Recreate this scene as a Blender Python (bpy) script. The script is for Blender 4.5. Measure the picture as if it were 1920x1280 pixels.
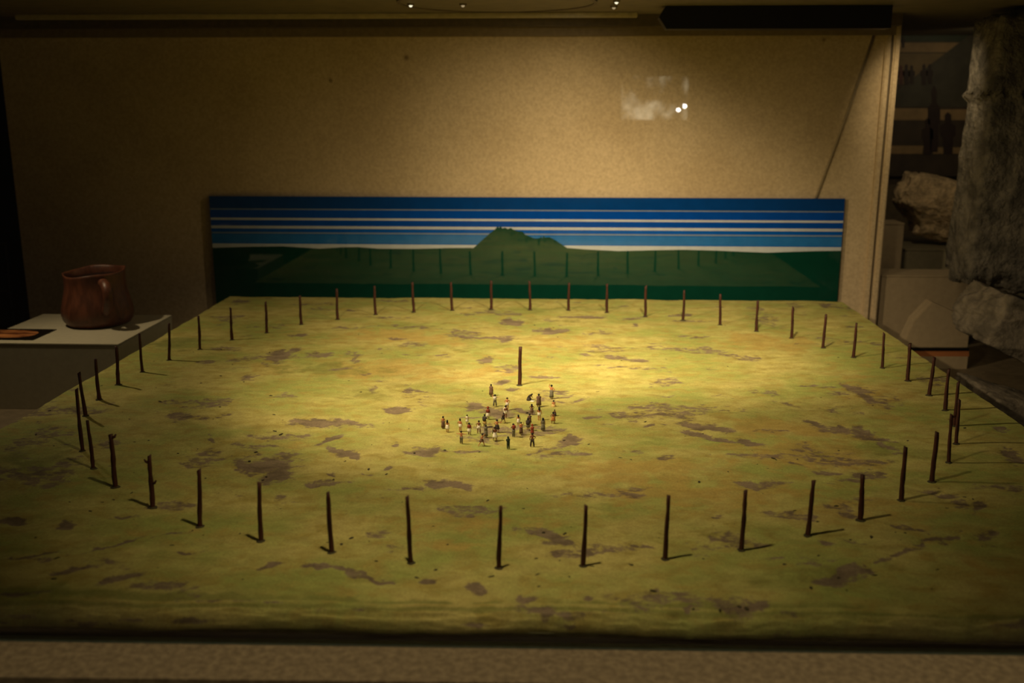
import bpy, bmesh, math, random
import numpy as np
from mathutils import Vector, Matrix, Euler, noise as mnoise

random.seed(7)
for o in list(bpy.data.objects): bpy.data.objects.remove(o)
sc = bpy.context.scene
C = sc.collection
R = math.radians
H = 0.55                      # eye height above the landscape board, metres

# ------------------------------------------------------------------ camera
F = 1850.0                    # focal length in pixels of a 1920 px wide frame
PITCH = math.atan(441/F)
YAW = math.atan(86*math.cos(PITCH)/F)
cd = bpy.data.cameras.new('camera'); cam = bpy.data.objects.new('camera', cd); C.objects.link(cam)
cam.location = (0, 0, H); cam.rotation_euler = (R(90)-PITCH, 0, YAW)
cd.sensor_width = 36; cd.lens = F/1920*36; cd.clip_start = .01; cd.clip_end = 100
cd.dof.use_dof = True; cd.dof.focus_distance = 1.75; cd.dof.aperture_fstop = 4.0
sc.camera = cam
RM = Euler(cam.rotation_euler).to_matrix()
def ray(px, py): return RM @ Vector(((px-960)/F, -(py-640)/F, -1))
def gz(px, py, z=0.0):        # point of a horizontal plane
    d = ray(px, py); t = (z-H)/d.z; return Vector((d.x*t, d.y*t, z))
def gy(px, py, Y):            # point of a plane parallel to the back wall
    d = ray(px, py); t = Y/d.y; return Vector((d.x*t, Y, H+d.z*t))

# ------------------------------------------------------------------ world, lights, exposure
w = bpy.data.worlds.new('world'); sc.world = w; w.use_nodes = True
w.node_tree.nodes['Background'].inputs[0].default_value = (1, .78, .5, 1)
w.node_tree.nodes['Background'].inputs[1].default_value = .012
sc.view_settings.view_transform = 'Standard'; sc.view_settings.look = 'None'
sc.view_settings.gamma = 1; sc.view_settings.use_curve_mapping = False
sc.view_settings.exposure = 0.17
WARM = (1, .775, .46)
def spot(name, loc, to, power, angle, blend, size=.02, col=WARM):
    l = bpy.data.lights.new(name, 'SPOT'); l.energy = power; l.spot_size = R(angle); l.spot_blend = blend
    l.shadow_soft_size = size; l.color = col
    o = bpy.data.objects.new(name, l); C.objects.link(o); o.location = loc
    o.rotation_euler = (Vector(to)-Vector(loc)).to_track_quat('-Z', 'Y').to_euler(); return o
spot('front_spot', (-.25*H, 1.84*H, 1.5*H), (-.10*H, 2.65*H, 0), 14, 100, 1.0, .02)
spot('key_spot',   (-1.0*H, 2.75*H, 1.42*H), (.05*H, 3.75*H, 0), 46, 92, 1.0, .02)
spot('hot_spot',   (-.55*H, 2.95*H, 1.42*H), (.03*H, 3.78*H, 0), 22, 42, 1.0, .02)
spot('side_spot',  (-2.5*H, 3.95*H, 1.40*H), (-1.9*H, 3.9*H, 0), 10, 95, 1.0, .012)
spot('wall_spot',  (.14*H, 4.42*H, 1.452*H), (-.10*H, 5.15*H, .15*H), 12, 128, 1.0, .010)
spot('back_spot',  (.50*H, 3.1*H, 1.42*H), (.35*H, 4.42*H, .0*H), 40, 86, 1.0, .03)
spot('bay_spot',   (1.72*H, 4.9*H, 1.4*H), (2.25*H, 6.0*H, .4*H), 3.2, 80, .9, .02)
spot('mural_fill', (2.6*H, 6.1*H, 1.4*H), (2.6*H, 7.0*H, .9*H), 1.1, 120, .9, .02)  # added unseen lamp that lifts the mural out of the dark
spot('stone_spot', (2.1*H, 3.6*H, 1.42*H), (2.3*H, 4.4*H, 0), 1.2, 80, 1, .02)
spot('ledge_fill',  (.15*H, .9*H, 2.9*H), (.1*H, 1.68*H, 0), 20, 80, 1.0, .03)  # added unseen lamp outside the case, brightens the ledge

# ------------------------------------------------------------------ helpers
def srgb(r, g, b):
    f = lambda c: (c/255/12.92) if c/255 <= .04045 else ((c/255+.055)/1.055)**2.4
    return (f(r), f(g), f(b), 1)
class NT:
    def __init__(s, name):
        s.m = bpy.data.materials.new(name); s.m.use_nodes = True; s.t = s.m.node_tree
        s.b = s.t.nodes['Principled BSDF']; s.out = s.t.nodes['Material Output']
    def n(s, typ, **k):
        x = s.t.nodes.new(typ)
        for a, v in k.items():
            if a.startswith('i_'):
                x.inputs[a[2:].replace('_', ' ')].default_value = v
            else: setattr(x, a, v)
        return x
    def l(s, a, b): s.t.links.new(a, b)
    def coords(s, scale=(1, 1, 1), kind='Object'):
        tc = s.n('ShaderNodeTexCoord'); mp = s.n('ShaderNodeMapping'); mp.inputs['Scale'].default_value = scale
        s.l(tc.outputs[kind], mp.inputs[0]); return mp.outputs[0]
    def noise(s, co, scale, detail=4, rough=.55, dist=0):
        x = s.n('ShaderNodeTexNoise'); s.l(co, x.inputs['Vector'])
        x.inputs['Scale'].default_value = scale; x.inputs['Detail'].default_value = detail
        x.inputs['Roughness'].default_value = rough; x.inputs['Distortion'].default_value = dist
        return x.outputs[0]
    def ramp(s, v, a, b, ca=(0, 0, 0, 1), cb=(1, 1, 1, 1), smooth=True):
        x = s.n('ShaderNodeValToRGB'); s.l(v, x.inputs[0])
        x.color_ramp.elements[0].position = a; x.color_ramp.elements[1].position = b
        x.color_ramp.elements[0].color = ca; x.color_ramp.elements[1].color = cb
        if smooth: x.color_ramp.interpolation = 'EASE'
        return x.outputs[0]
    def mix(s, f, a, b, mode='MIX'):
        x = s.n('ShaderNodeMix', data_type='RGBA', blend_type=mode)
        for i, v in ((0, f), (6, a), (7, b)):
            if hasattr(v, 'links'): s.l(v, x.inputs[i])
            else: x.inputs[i].default_value = v
        return x.outputs[2]
    def math(s, op, a, b=0.0, c=None, clamp=False):
        x = s.n('ShaderNodeMath', operation=op, use_clamp=clamp)
        for i, v in enumerate((a, b) if c is None else (a, b, c)):
            if hasattr(v, 'links'): s.l(v, x.inputs[i])
            else: x.inputs[i].default_value = v
        return x.outputs[0]
    def bump(s, v, strength, dist=.001):
        x = s.n('ShaderNodeBump'); x.inputs['Strength'].default_value = strength; x.inputs['Distance'].default_value = dist
        s.l(v, x.inputs['Height']); s.l(x.outputs[0], s.b.inputs['Normal'])
def mat(name, col, rough=.7, vary=.25, scale=40, bump=.2, dist=.0008, spec=.4, stretch=(1, 1, 1), coat=0):
    m = NT(name); co = m.coords(stretch)
    n1 = m.noise(co, scale, 5, .6)
    c2 = tuple(max(0, c*(1-vary)) for c in col[:3])+(1,); c1 = tuple(min(1, c*(1+vary)) for c in col[:3])+(1,)
    m.l(m.ramp(n1, .3, .7, c2, c1), m.b.inputs['Base Color'])
    m.b.inputs['Roughness'].default_value = rough; m.b.inputs['Specular IOR Level'].default_value = spec
    m.b.inputs['Coat Weight'].default_value = coat; m.b.inputs['Coat Roughness'].default_value = .04
    if bump: m.bump(m.noise(co, scale*3, 4, .6), bump, dist)
    return m.m
def emit(name, col, strength):
    m = NT(name); m.b.inputs['Base Color'].default_value = (0, 0, 0, 1)
    m.b.inputs['Emission Color'].default_value = col; m.b.inputs['Emission Strength'].default_value = strength
    return m.m
def link(name, me, m=None, parent=None, loc=None):
    o = bpy.data.objects.new(name, me); C.objects.link(o)
    for x in (m if isinstance(m, (list, tuple)) else [m]):
        if x and x.name not in [q.name for q in me.materials if q]: me.materials.append(x)
    if parent: o.parent = parent
    if loc is not None: o.location = loc
    return o
def from_bm(name, bm, m, parent=None, loc=None, smooth=False):
    me = bpy.data.meshes.new(name); bmesh.ops.recalc_face_normals(bm, faces=bm.faces[:]); bm.to_mesh(me); bm.free()
    if smooth:
        for p in me.polygons: p.use_smooth = True
    return link(name, me, m, parent, loc)
def empty(name, loc, rz=0):
    o = bpy.data.objects.new(name, None); C.objects.link(o); o.location = loc; o.rotation_euler = (0, 0, rz)
    o.empty_display_size = .02; return o
def tag(o, label, cat, group=None, kind=None):
    if label: o['label'] = label
    if cat: o['category'] = cat
    if group: o['group'] = group
    if kind: o['kind'] = kind
    return o
def struct(o, label=None):
    o['kind'] = 'structure'
    if label: o['label'] = label
    return o
def add_box(bm, a, b, mi=0):
    a, b = Vector(a), Vector(b); c = (a+b)/2; d = b-a
    r = bmesh.ops.create_cube(bm, size=1, matrix=Matrix.Translation(c) @ Matrix.Diagonal((abs(d.x), abs(d.y), abs(d.z), 1)))
    for v in r['verts']:
        for f in v.link_faces: f.material_index = mi
    return r['verts']
def box(name, a, b, m, parent=None, bevel=0, loc=None):
    bm = bmesh.new(); add_box(bm, a, b)
    if bevel: bmesh.ops.bevel(bm, geom=bm.edges[:], offset=bevel, segments=2, affect='EDGES')
    return from_bm(name, bm, m, parent, loc)
def prism(bm, pts, d, mi=0):
    """closed polygon pts (3-D) pushed along vector d"""
    a = [bm.verts.new(p) for p in pts]; b = [bm.verts.new(Vector(p)+Vector(d)) for p in pts]
    fs = [bm.faces.new(a), bm.faces.new(b[::-1])]
    n = len(pts)
    for i in range(n): fs.append(bm.faces.new((a[i], a[(i+1) % n], b[(i+1) % n], b[i])))
    for f in fs: f.material_index = mi
def tube(bm, pts, rads, seg=8, cap=True, squash=1):
    rings = []
    for i, p in enumerate(pts):
        p = Vector(p); t = (Vector(pts[min(i+1, len(pts)-1)])-Vector(pts[max(i-1, 0)])).normalized()
        u = t.cross(Vector((0, 1, 0.01))).normalized(); v = t.cross(u)
        rings.append([bm.verts.new(p+(u*math.cos(k*2*math.pi/seg)+v*math.sin(k*2*math.pi/seg)*squash)*rads[i]) for k in range(seg)])
    for a, b in zip(rings, rings[1:]):
        for k in range(seg): bm.faces.new((a[k], a[(k+1) % seg], b[(k+1) % seg], b[k]))
    if cap: bm.faces.new(rings[0][::-1]); bm.faces.new(rings[-1])
def rock(name, size, m, seed=0, sub=5, amp=.12, freq=3.0, parent=None, loc=None, rot=(0, 0, 0), squareness=.6, shaper=None):
    bm = bmesh.new(); bmesh.ops.create_icosphere(bm, subdivisions=sub, radius=1)
    off = Vector((seed*7.3, seed*3.1, seed*5.7)); rm = Euler(rot).to_matrix()
    for v in bm.verts:
        d = v.co.normalized(); mx = max(abs(d.x), abs(d.y), abs(d.z))
        p = d*(1-squareness) + (d/mx)*squareness*.85
        k = 1+amp*mnoise.fractal(p*freq+off, 1.0, 2.1, 6)+amp*.6*mnoise.noise(p*freq*.5+off)+amp*.25*mnoise.noise(p*freq*6+off)
        p = p*k
        if shaper: p = shaper(p)
        v.co = rm @ Vector((p.x*size[0], p.y*size[1], p.z*size[2]))
    return from_bm(name, bm, m, parent, loc, True)

# numpy value noise
rng = np.random.RandomState(3); LAT = rng.rand(256, 256)
def vn(x, y):
    xi = np.floor(x).astype(int); yi = np.floor(y).astype(int); fx = x-xi; fy = y-yi
    fx = fx*fx*(3-2*fx); fy = fy*fy*(3-2*fy)
    g = lambda a, b: LAT[a % 256, b % 256]
    return (g(xi, yi)*(1-fx)+g(xi+1, yi)*fx)*(1-fy)+(g(xi, yi+1)*(1-fx)+g(xi+1, yi+1)*fx)*fy
def fbm(x, y, o=5):
    s = 0; a = .5; t = 0
    for i in range(o): s = s+a*vn(x+i*17.3, y+i*9.1); t += a; a *= .5; x = x*2.03; y = y*2.03
    return s/t

# ------------------------------------------------------------------ materials
m_wall = NT('wall_board')
co = m_wall.coords()
c = m_wall.ramp(m_wall.noise(co, 130, 6, .75), .30, .70, (.46, .355, .22, 1), (.63, .49, .31, 1))
c = m_wall.mix(m_wall.ramp(m_wall.noise(co, 3.5, 3, .5), .35, .7), c, m_wall.mix(1.0, c, (.88, .86, .82, 1), 'MULTIPLY'))
geo = m_wall.n('ShaderNodeNewGeometry')
def mark(c, p, r):           # small stain on the board
    d = m_wall.n('ShaderNodeVectorMath', operation='DISTANCE'); m_wall.l(geo.outputs['Position'], d.inputs[0]); d.inputs[1].default_value = p
    return m_wall.mix(m_wall.ramp(d.outputs['Value'], r*.4, r, (.7, .7, .7, 1), (0, 0, 0, 1)), c, (.12, .075, .04, 1))
YW = 5.42*H
for px, py, r in ((620, 151, .008), (762, 108, .010), (1545, 75, .006)): c = mark(c, gy(px, py, YW), r)
m_wall.l(c, m_wall.b.inputs['Base Color']); m_wall.b.inputs['Roughness'].default_value = .85
m_wall.b.inputs['Specular IOR Level'].default_value = .2
m_wall.bump(m_wall.noise(co, 200, 5, .75), .5, .0015)
M_WALL = m_wall.m
M_LEDGE = mat('ledge_board', (.38, .30, .18, 1), .8, .28, 120, .5, .0015)
M_TRIM = mat('brown_trim', (.10, .072, .038, 1), .6, .15, 60, .1)
M_TRIM2 = mat('tan_trim', (.20, .145, .08, 1), .6, .12, 60, .1)
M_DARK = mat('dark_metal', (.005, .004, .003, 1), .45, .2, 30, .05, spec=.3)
M_CEIL = mat('ceiling_paint', (.16, .13, .075, 1), .6, .12, 20, .1)
M_FLOOR = mat('case_floor', (.14, .105, .06, 1), .75, .15, 50, .1)
M_HALL = mat('hall_floor', (.05, .04, .03, 1), .6, .2, 10, .1)
M_PLINTH = mat('plinth_paint', (.44, .40, .29, 1), .55, .05, 80, .08)
M_PED = mat('pedestal_paint', (.30, .23, .14, 1), .7, .07, 60, .1)
M_PED2 = mat('pedestal_olive', (.21, .18, .11, 1), .6, .08, 60, .1)
M_WOOD = mat('orange_wood', (.28, .10, .035, 1), .5, .2, 40, .1, stretch=(.1, 1, 1))
M_STAKE = mat('stake_wood', (.055, .017, .010, 1), .6, .4, 220, .5, .0006, stretch=(1, 1, .15), spec=.3)
M_CLAY = mat('red_clay', (.105, .034, .016, 1), .42, .35, 55, .5, .0012, spec=.5, stretch=(1, 1, .35))
M_CLAYIN = mat('clay_inside', (.05, .02, .012, 1), .7, .3, 40, .2)
M_STONE = mat('pale_stone', (.62, .46, .27, 1), .9, .35, 45, 1.0, .010)
M_STONE2 = mat('grey_stone', (.15, .13, .10, 1), .85, .5, 22, 1.0, .014)
M_STONE3 = mat('grey_stone_low', (.17, .14, .10, 1), .9, .4, 20, .9, .005)
M_CHROME = mat('track_metal', (.50, .42, .26, 1), .32, .1, 60, .02, spec=.6)
def glass_mat(name, tint, ior=1.45):
    g = NT(name); t = g.t; t.nodes.remove(g.b)
    fr = g.n('ShaderNodeFresnel'); fr.inputs[0].default_value = ior
    tr = g.n('ShaderNodeBsdfTransparent'); tr.inputs[0].default_value = tint
    gl = g.n('ShaderNodeBsdfGlossy'); gl.inputs['Roughness'].default_value = 0.0
    mx = g.n('ShaderNodeMixShader'); g.l(fr.outputs[0], mx.inputs[0]); g.l(tr.outputs[0], mx.inputs[1]); g.l(gl.outputs[0], mx.inputs[2])
    g.l(mx.outputs[0], g.out.inputs[0]); return g.m
M_GLASS = glass_mat('pane_glass', (.985, .99, .985, 1))
M_GEDGE = mat('glass_edge', (.20, .27, .22, 1), .2, .1, 90, .0, spec=.6)

# ------------------------------------------------------------------ the setting
XL, XR = gz(430, 556).x, gz(1575, 563).x
YF, YB = gz(960, 1128).y, gz(960, 560).y
wl = gy(22, 300, YW).x; wr = gy(1650, 400, YW).x; wt = gy(900, 68, YW).z
ZF = -.30*H                                     # floor of the case
struct(box('wall_back', (wl, YW, ZF), (wr, YW+.03, 1.459*H), M_WALL), 'beige fibreboard wall behind the landscape model')
struct(box('floor', (-4.4*H, 1.78*H, ZF-.02), (4.6*H, 8.2*H, ZF), M_FLOOR), 'brown floor of the display case')
struct(box('floor_hall', (-4, -5, -1.02), (4, 6, -1.0), M_HALL), 'dark floor of the museum hall')
ZC = 1.459*H
struct(box('ceiling', (-4.4*H, 4.2*H, ZC), (4.6*H, 8.2*H, ZC+.02), M_CEIL), 'brown ceiling of the display case')
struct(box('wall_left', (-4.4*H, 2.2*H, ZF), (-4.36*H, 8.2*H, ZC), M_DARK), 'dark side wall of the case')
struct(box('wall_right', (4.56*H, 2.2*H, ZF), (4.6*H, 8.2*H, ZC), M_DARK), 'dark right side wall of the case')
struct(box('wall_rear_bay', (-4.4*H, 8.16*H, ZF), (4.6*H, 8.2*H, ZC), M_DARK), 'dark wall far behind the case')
# battens along the top of the wall
def batten(name, y0, y1, Y, m, x0=wl, x1=wr, t=.014):
    a = gy(900, y0, Y).z; b = gy(900, y1, Y).z
    return struct(box(name, (x0, Y, min(b, ZC)), (x1, Y+t, min(max(a, b), ZC) if a < ZC else ZC), m))
box_b = gy(900, 68, YW-.015).z; box_t = gy(900, 50, YW-.015).z
struct(box('trim_1', (wl, YW-.015, box_b), (wr, YW, ZC), M_TRIM2), 'tan batten along the top of the wall')
b2 = gy(900, 50, YW-.05).z
b3 = gy(900, 33, YW-.05).z
struct(box('trim_2', (wl, YW-.05, b2), (wr, YW-.016, ZC), M_TRIM), 'brown batten in front of the tan one')
# right end post of the wall with its grooves
pr = empty('trim_3', (wr, YW, ZF)); struct(pr, 'upright corner post at the right end of the wall')
box('post', (-.028, -.012, 0), (-.012, .03, ZC-ZF-.0005), M_WALL, pr, .003)
box('groove', (-.012, -.004, 0), (-.006, .03, ZC-ZF-.0005), M_TRIM, pr)
box('post', (-.006, -.016, 0), (.012, .03, ZC-ZF-.0005), M_WALL, pr, .004)
# front ledge, groove, hall side of the case
lz = -.03*H
la, lb = gz(0, 1202, lz), gz(1920, 1229, lz)
na, nb = gz(0, 1269, lz), gz(1920, 1290, lz)
def ext(a, b, t): return a+(b-a)*t
bm = bmesh.new(); prism(bm, [ext(la, lb, -.5), ext(la, lb, 1.5), ext(na, nb, 1.5), ext(na, nb, -.5)], (0, 0, -.04))
struct(from_bm('trim_4', bm, M_LEDGE), 'speckled tan ledge in front of the glass')
f0, f1 = ext(na, nb, -.5), ext(na, nb, 1.5)
bm = bmesh.new(); prism(bm, [f0+Vector((0, .006, -.012)), f1+Vector((0, .006, -.012)), f1+Vector((0, .03, -.012)), f0+Vector((0, .03, -.012))], (0, 0, -.96))
struct(from_bm('wall_front', bm, M_DARK), 'dark front panel below the ledge')
# black channel that holds the pane
c0, c1 = ext(la, lb, -.5), ext(la, lb, 1.5)
bm = bmesh.new(); prism(bm, [c0+Vector((0, .001, -.012)), c1+Vector((0, .001, -.012)), c1+Vector((0, .05, -.012)), c0+Vector((0, .075, -.012))], (0, 0, -.02))
struct(from_bm('trim_5', bm, M_DARK), 'black channel between ledge and model')
# front pane with its green bottom edge
wn = empty('window_1', c0); struct(wn, 'large front glass pane of the display case')
bm = bmesh.new(); q0 = Vector((0, .002, .0015)); q1 = c1-c0+q0
bt = Vector((0, .008, 0)); prism(bm, [q0, q1, q1+bt, q0+bt], (0, 0, 1.05))
from_bm('pane', bm, M_GLASS, wn)
bm = bmesh.new(); q0 = Vector((0, .002, -.012)); q1 = c1-c0+q0
prism(bm, [q0, q1, q1+bt, q0+bt], (0, 0, .0135)); from_bm('pane_edge', bm, M_GEDGE, wn)

cw0, cw1 = gy(1640, 62, YW-.004), gy(1530, 371, YW-.004)  # thin strip stands in for a diagonal cast shadow on the wall
cq = empty('wall_shadow_strip', cw0); tag(cq, 'thin brown strip standing in for a slanting shadow on the right part of the beige wall', 'shadow_strip')
M_SHADOW_STRIP = mat('shadow_strip_brown', (.30, .235, .145, 1), .9, .1, 60, 0)
bm = bmesh.new(); tube(bm, [(0, 0, 0), (cw1-cw0)*.5+Vector((.003, 0, 0)), cw1-cw0], [.0036]*3, 8); from_bm('shadow_strip', bm, M_SHADOW_STRIP, cq, None, True)
# things on the case ceiling
zr = gy(900, 34, 5.22*H).z
rail = empty('ceiling_rail', (0, 5.22*H, ZC)); tag(rail, 'long brass coloured metal rail along the ceiling above the wall', 'rail')
x0 = gy(30, 30, 5.22*H).x; x1 = gy(1195, 30, 5.22*H).x
box('rail_body', (x0, -.008, zr-ZC), (x1, .008, 0), M_CHROME, rail, .002)
bm = bmesh.new()
for i in range(26):
    x = x1-.02-i*.031+random.uniform(-.008, .008); add_box(bm, (x-.005, -.0095, zr-ZC+.004), (x+.006, -.008, zr-ZC+.007))
tag(from_bm('clip', bm, M_CHROME, rail), None, None, None, 'stuff')
# dark box beam with chamfered end
YBm = 4.9*H
p = [gy(1243, 36, YBm), gy(1237, 22, YBm), gy(1262, 13, YBm)]
pz = gy(1400, 54, YBm).z; pm = gy(1240, 32, YBm)
xr_ = gy(1672, 40, YBm).x
bm = bmesh.new()
prism(bm, [(gy(1241, 52, YBm).x+.012, YBm, pz), (pm.x-.006, YBm, pm.z), (pm.x+.012, YBm, ZC-.0005), (xr_, YBm, ZC-.0005), (xr_, YBm, pz)], (0, .05, 0))
bmesh.ops.bevel(bm, geom=bm.edges[:], offset=.001, segments=1, affect='EDGES')
bo = from_bm('ceiling_beam', bm, M_DARK); tag(bo, 'black box beam with a slanted end hanging at the upper right', 'beam')
# round ceiling light panel
cr = gy(932, 0, 4.2*H); zc_ = ZC
ce = Vector((gz(932, 2, ZC).x, gz(932, 2, ZC).y, ZC)); rx = abs(gz(1120, 2, ZC).x-gz(932, 2, ZC).x)
disc = empty('ceiling_panel', ce); tag(disc, 'round dark-rimmed panel set in the ceiling above the centre', 'ceiling panel')
bm = bmesh.new(); bmesh.ops.create_cone(bm, cap_ends=True, segments=64, radius1=rx*.97, radius2=rx*.97, depth=.004, matrix=Matrix.Translation((0, 0, -.002)))
from_bm('disc', bm, M_CEIL, disc)
bm = bmesh.new(); n = 64; rr = [(rx, 0), (rx, -.006), (rx*.965, -.006), (rx*.965, 0)]
vs = [[bm.verts.new((r_*math.cos(k*2*math.pi/n), r_*math.sin(k*2*math.pi/n), z_)) for r_, z_ in rr] for k in range(n)]
for k in range(n):
    a, b = vs[k], vs[(k+1) % n]
    for j in range(4): bm.faces.new((a[j], a[(j+1) % 4], b[(j+1) % 4], b[j]))
from_bm('rim', bm, M_TRIM, disc)
M_BULB = emit('bulb_glow', (1, .9, .62, 1), 1.2); M_BULB2 = emit('bulb_dim', (1, .75, .4, 1), .35)
for i, (px, py, m_, lab) in enumerate(((770, 7, M_BULB, 'brightest small ceiling light, left of the round panel rim'), (868, 7, M_BULB2, 'dim amber small ceiling light inside the round panel'),
                          (1156, 1, M_BULB, 'small ceiling light nearest the black box beam'), (1151, 11, M_BULB2, 'dim small ceiling light just below its neighbour near the rail end'))):
    pp = gz(px, py, ZC-.0042); e = empty('downlight', pp)
    tag(e, lab, 'ceiling light', 'small lights in the case ceiling')
    bm = bmesh.new(); bmesh.ops.create_cone(bm, cap_ends=True, segments=20, radius1=.008, radius2=.010, depth=.004, matrix=Matrix.Translation((0, 0, -.002))); from_bm('housing', bm, M_TRIM, e)
    bm = bmesh.new(); bmesh.ops.create_uvsphere(bm, u_segments=12, v_segments=8, radius=.0045, matrix=Matrix.Translation((0, 0, -.004))); from_bm('bulb', bm, m_, e)

# dark frame at the far left, past the wall's end
fr = empty('dark_frame', gy(12, 600, 5.7*H)); tag(fr, 'thin dark metal grid frame at the far left edge behind the plinth', 'frame')
fo = fr.location; M_FR = mat('frame_metal', (.09, .085, .07, 1), .4, .1, 40, 0)
for a, b in (((10, 455), (27, 610)), ((-60, 545), (21, 545)), ((-60, 458), (11, 458))):
    pa, pb = gy(*a, 5.7*H)-fo, gy(*b, 5.7*H)-fo
    bm = bmesh.new(); tube(bm, [pa, pb], [.004, .004], 6); from_bm('bar', bm, M_FR, fr)

# ------------------------------------------------------------------ landscape board
HX, HY = np.meshgrid(np.zeros(1), np.zeros(1))
PATCH = [  # px, py, rx, ry, turn(deg, clockwise), strength   (spots read off the photograph, laid on the ground)
 (515,668,38,13,-8,1),(545,655,28,5,-4,.8),(965,602,26,9,4,1),(1040,621,34,8,-3,1),(600,665,34,7,-2,.8),(660,668,20,9,30,.7),(640,690,40,4,-4,.7),
 (500,868,62,20,4,1),(520,892,40,12,-5,1),(395,848,34,13,0,.7),(590,790,62,11,2,1),(650,793,50,5,2,.9),(747,768,34,8,5,1),(650,845,34,9,25,.9),(620,820,30,5,-18,.9),
 (835,908,46,9,9,1),(870,914,22,7,20,1),(770,914,50,4,0,.8),(795,850,32,11,4,1),(870,848,60,4,0,.7),(1065,825,26,11,-12,1),(1025,838,40,4,-8,.7),
 (892,762,18,10,0,1),(935,775,42,10,2,1),(985,770,22,7,14,.9),(880,782,25,3,3,.7),(780,732,30,6,2,.7),(700,726,14,9,10,.7),(1310,797,52,8,4,1),(1355,803,40,7,5,.9),
 (1300,812,46,5,6,.9),(1345,822,40,5,10,1),(1405,828,30,8,8,1),(1240,858,16,9,-5,.8),(1160,668,28,6,6,.9),(1195,675,22,4,4,.9),(1100,664,16,4,0,.7),
 (1020,1003,48,10,10,1),(1050,1016,30,8,10,1),(1045,1040,18,8,0,.9),(1115,1034,30,4,6,.8),(1200,1020,34,5,6,.8),(1420,912,40,9,5,.8),(1340,965,20,6,5,.6),
 (1600,1076,60,14,-14,1),(1560,1090,40,9,0,1),(1700,1040,60,7,-16,.9),(1780,1010,46,9,-25,.9),(1545,1020,28,6,4,.8),(1600,1018,24,4,3,.7),
 (505,1057,30,5,2,1),(600,1064,34,7,4,1),(650,1072,38,7,14,1),(705,1086,40,5,12,1),(800,1092,20,6,-8,1),(888,1107,24,11,14,1),(980,1122,26,7,-4,1),(1103,1122,16,9,-10,.9),
 (1045,1152,36,5,8,.9),(1230,1180,30,14,10,.9),(1320,1180,50,9,16,.9),(1570,1163,18,10,10,.9),(1780,1170,70,12,-4,.8),(1260,1146,60,5,-4,.9),(1400,1138,70,6,-4,1),
 (225,1084,44,6,-12,1),(60,1040,60,4,-10,1),(150,1068,70,5,-6,1),(30,976,36,8,4,1),(125,985,22,10,0,.9),(210,1020,60,3,-20,.9),(350,1034,44,3,-3,.8),(190,1158,26,6,0,.8),(40,1110,60,5,0,.8),(20,1140,30,12,0,.8),
 (360,1135,40,4,-8,.7),(330,779,26,8,3,.8),(120,868,18,6,-6,.8),(395,820,14,6,40,.7),(450,830,14,9,30,.7),(525,928,12,9,0,.8),(560,940,40,4,-4,.5),(440,930,26,4,-6,.6),
 (310,1000,60,3,-12,.7),(230,970,30,4,-5,.7),(420,780,24,4,-14,.6),(100,800,24,6,-3,.7),(75,790,20,4,-8,.6),(75,850,20,5,-5,.5),(1890,855,26,12,20,.9),(1870,800,16,9,25,.8),
 (1640,745,60,16,20,.8),(1600,730,40,10,14,.8),(1560,800,46,9,6,.8),(1530,790,30,6,14,.8),(1610,808,26,14,0,.8),(1640,820,50,5,8,.8),(1660,833,30,4,16,.8),
 (1560,885,40,6,-4,.8),(1640,890,42,9,-6,.8),(1600,898,30,6,6,.8),(1500,870,26,4,10,.7),(1590,960,30,14,10,.7),(1760,925,46,8,10,.8),(1800,945,46,9,14,.7),(1700,985,50,5,10,.7),
 (1840,955,36,7,-18,.8),(1850,1000,18,16,0,.8),(1490,575,20,8,4,.6),(1452,600,34,12,20,.6),(1340,655,30,9,8,.7),(1400,668,36,8,4,.7),(1330,690,26,7,0,.5),
 (1430,735,40,9,10,.6),(1480,755,40,5,10,.6),(1350,740,30,6,0,.5),(1240,775,12,5,0,.8),(1215,797,16,4,-5,.8),(1098,593,50,3,0,.9),(1190,596,40,3,0,.8),(1280,590,40,3,-6,.8),(1450,805,40,4,0,.6),
 (1190,608,9,4,0,.8),(905,631,60,3,4,.9),(945,634,20,7,-14,.9),(745,636,30,3,0,.8),(740,608,10,5,10,.7),(915,675,24,8,-4,.9),(770,731,12,8,10,.8),(690,699,18,3,0,.7),(1250,860,22,9,-8,.7),
 (660,580,18,3,3,.7),(560,625,26,4,-8,.8),(430,690,40,4,-3,.5),(520,610,24,6,-12,.6),(1020,705,34,4,0,.9),(945,715,22,5,0,.9),(965,730,20,3,0,.9),(1080,749,24,4,-14,.8),(1040,750,30,3,0,.6),(1110,782,24,3,-5,.8),
 (600,908,28,4,4,.9),(620,887,12,6,20,.8),(690,889,18,3,0,.8),(730,878,12,4,0,.9),(745,832,12,6,-8,.8),(1330,855,10,5,0,.6),(1420,880,20,4,-8,.5),(1565,905,34,3,4,.6),(1480,960,20,6,0,.6),(1330,1080,20,3,-5,.4),
 (440,1145,60,4,3,.5),(620,1160,40,6,8,.4),(720,1172,40,5,8,.5),(860,1165,40,5,0,.5),(1460,560,10,4,0,.5),(450,565,18,5,0,.9),(1552,572,12,4,-5,.9)]
ORANGE = [(760,632,110,10,0,1),(700,690,90,12,0,.9),(900,700,140,8,-4,.7),(500,690,50,10,0,.6),(1180,885,170,18,0,.8),(1350,930,160,16,-4,.7),(1500,850,120,20,4,.9),(1440,640,60,12,0,.8),
 (1060,650,90,18,0,.6),(640,850,60,18,0,.4),(880,980,140,16,0,.7),(1230,920,70,10,0,1),(1600,960,140,20,0,.6),(560,830,30,8,0,.5),(1640,740,90,26,14,.6),(1480,800,90,10,4,.9),(820,1020,90,8,0,.6),(1880,1060,90,40,0,.6),(300,990,90,12,0,.4),(940,800,50,10,0,.2),(340,900,60,12,0,.5)]
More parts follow.
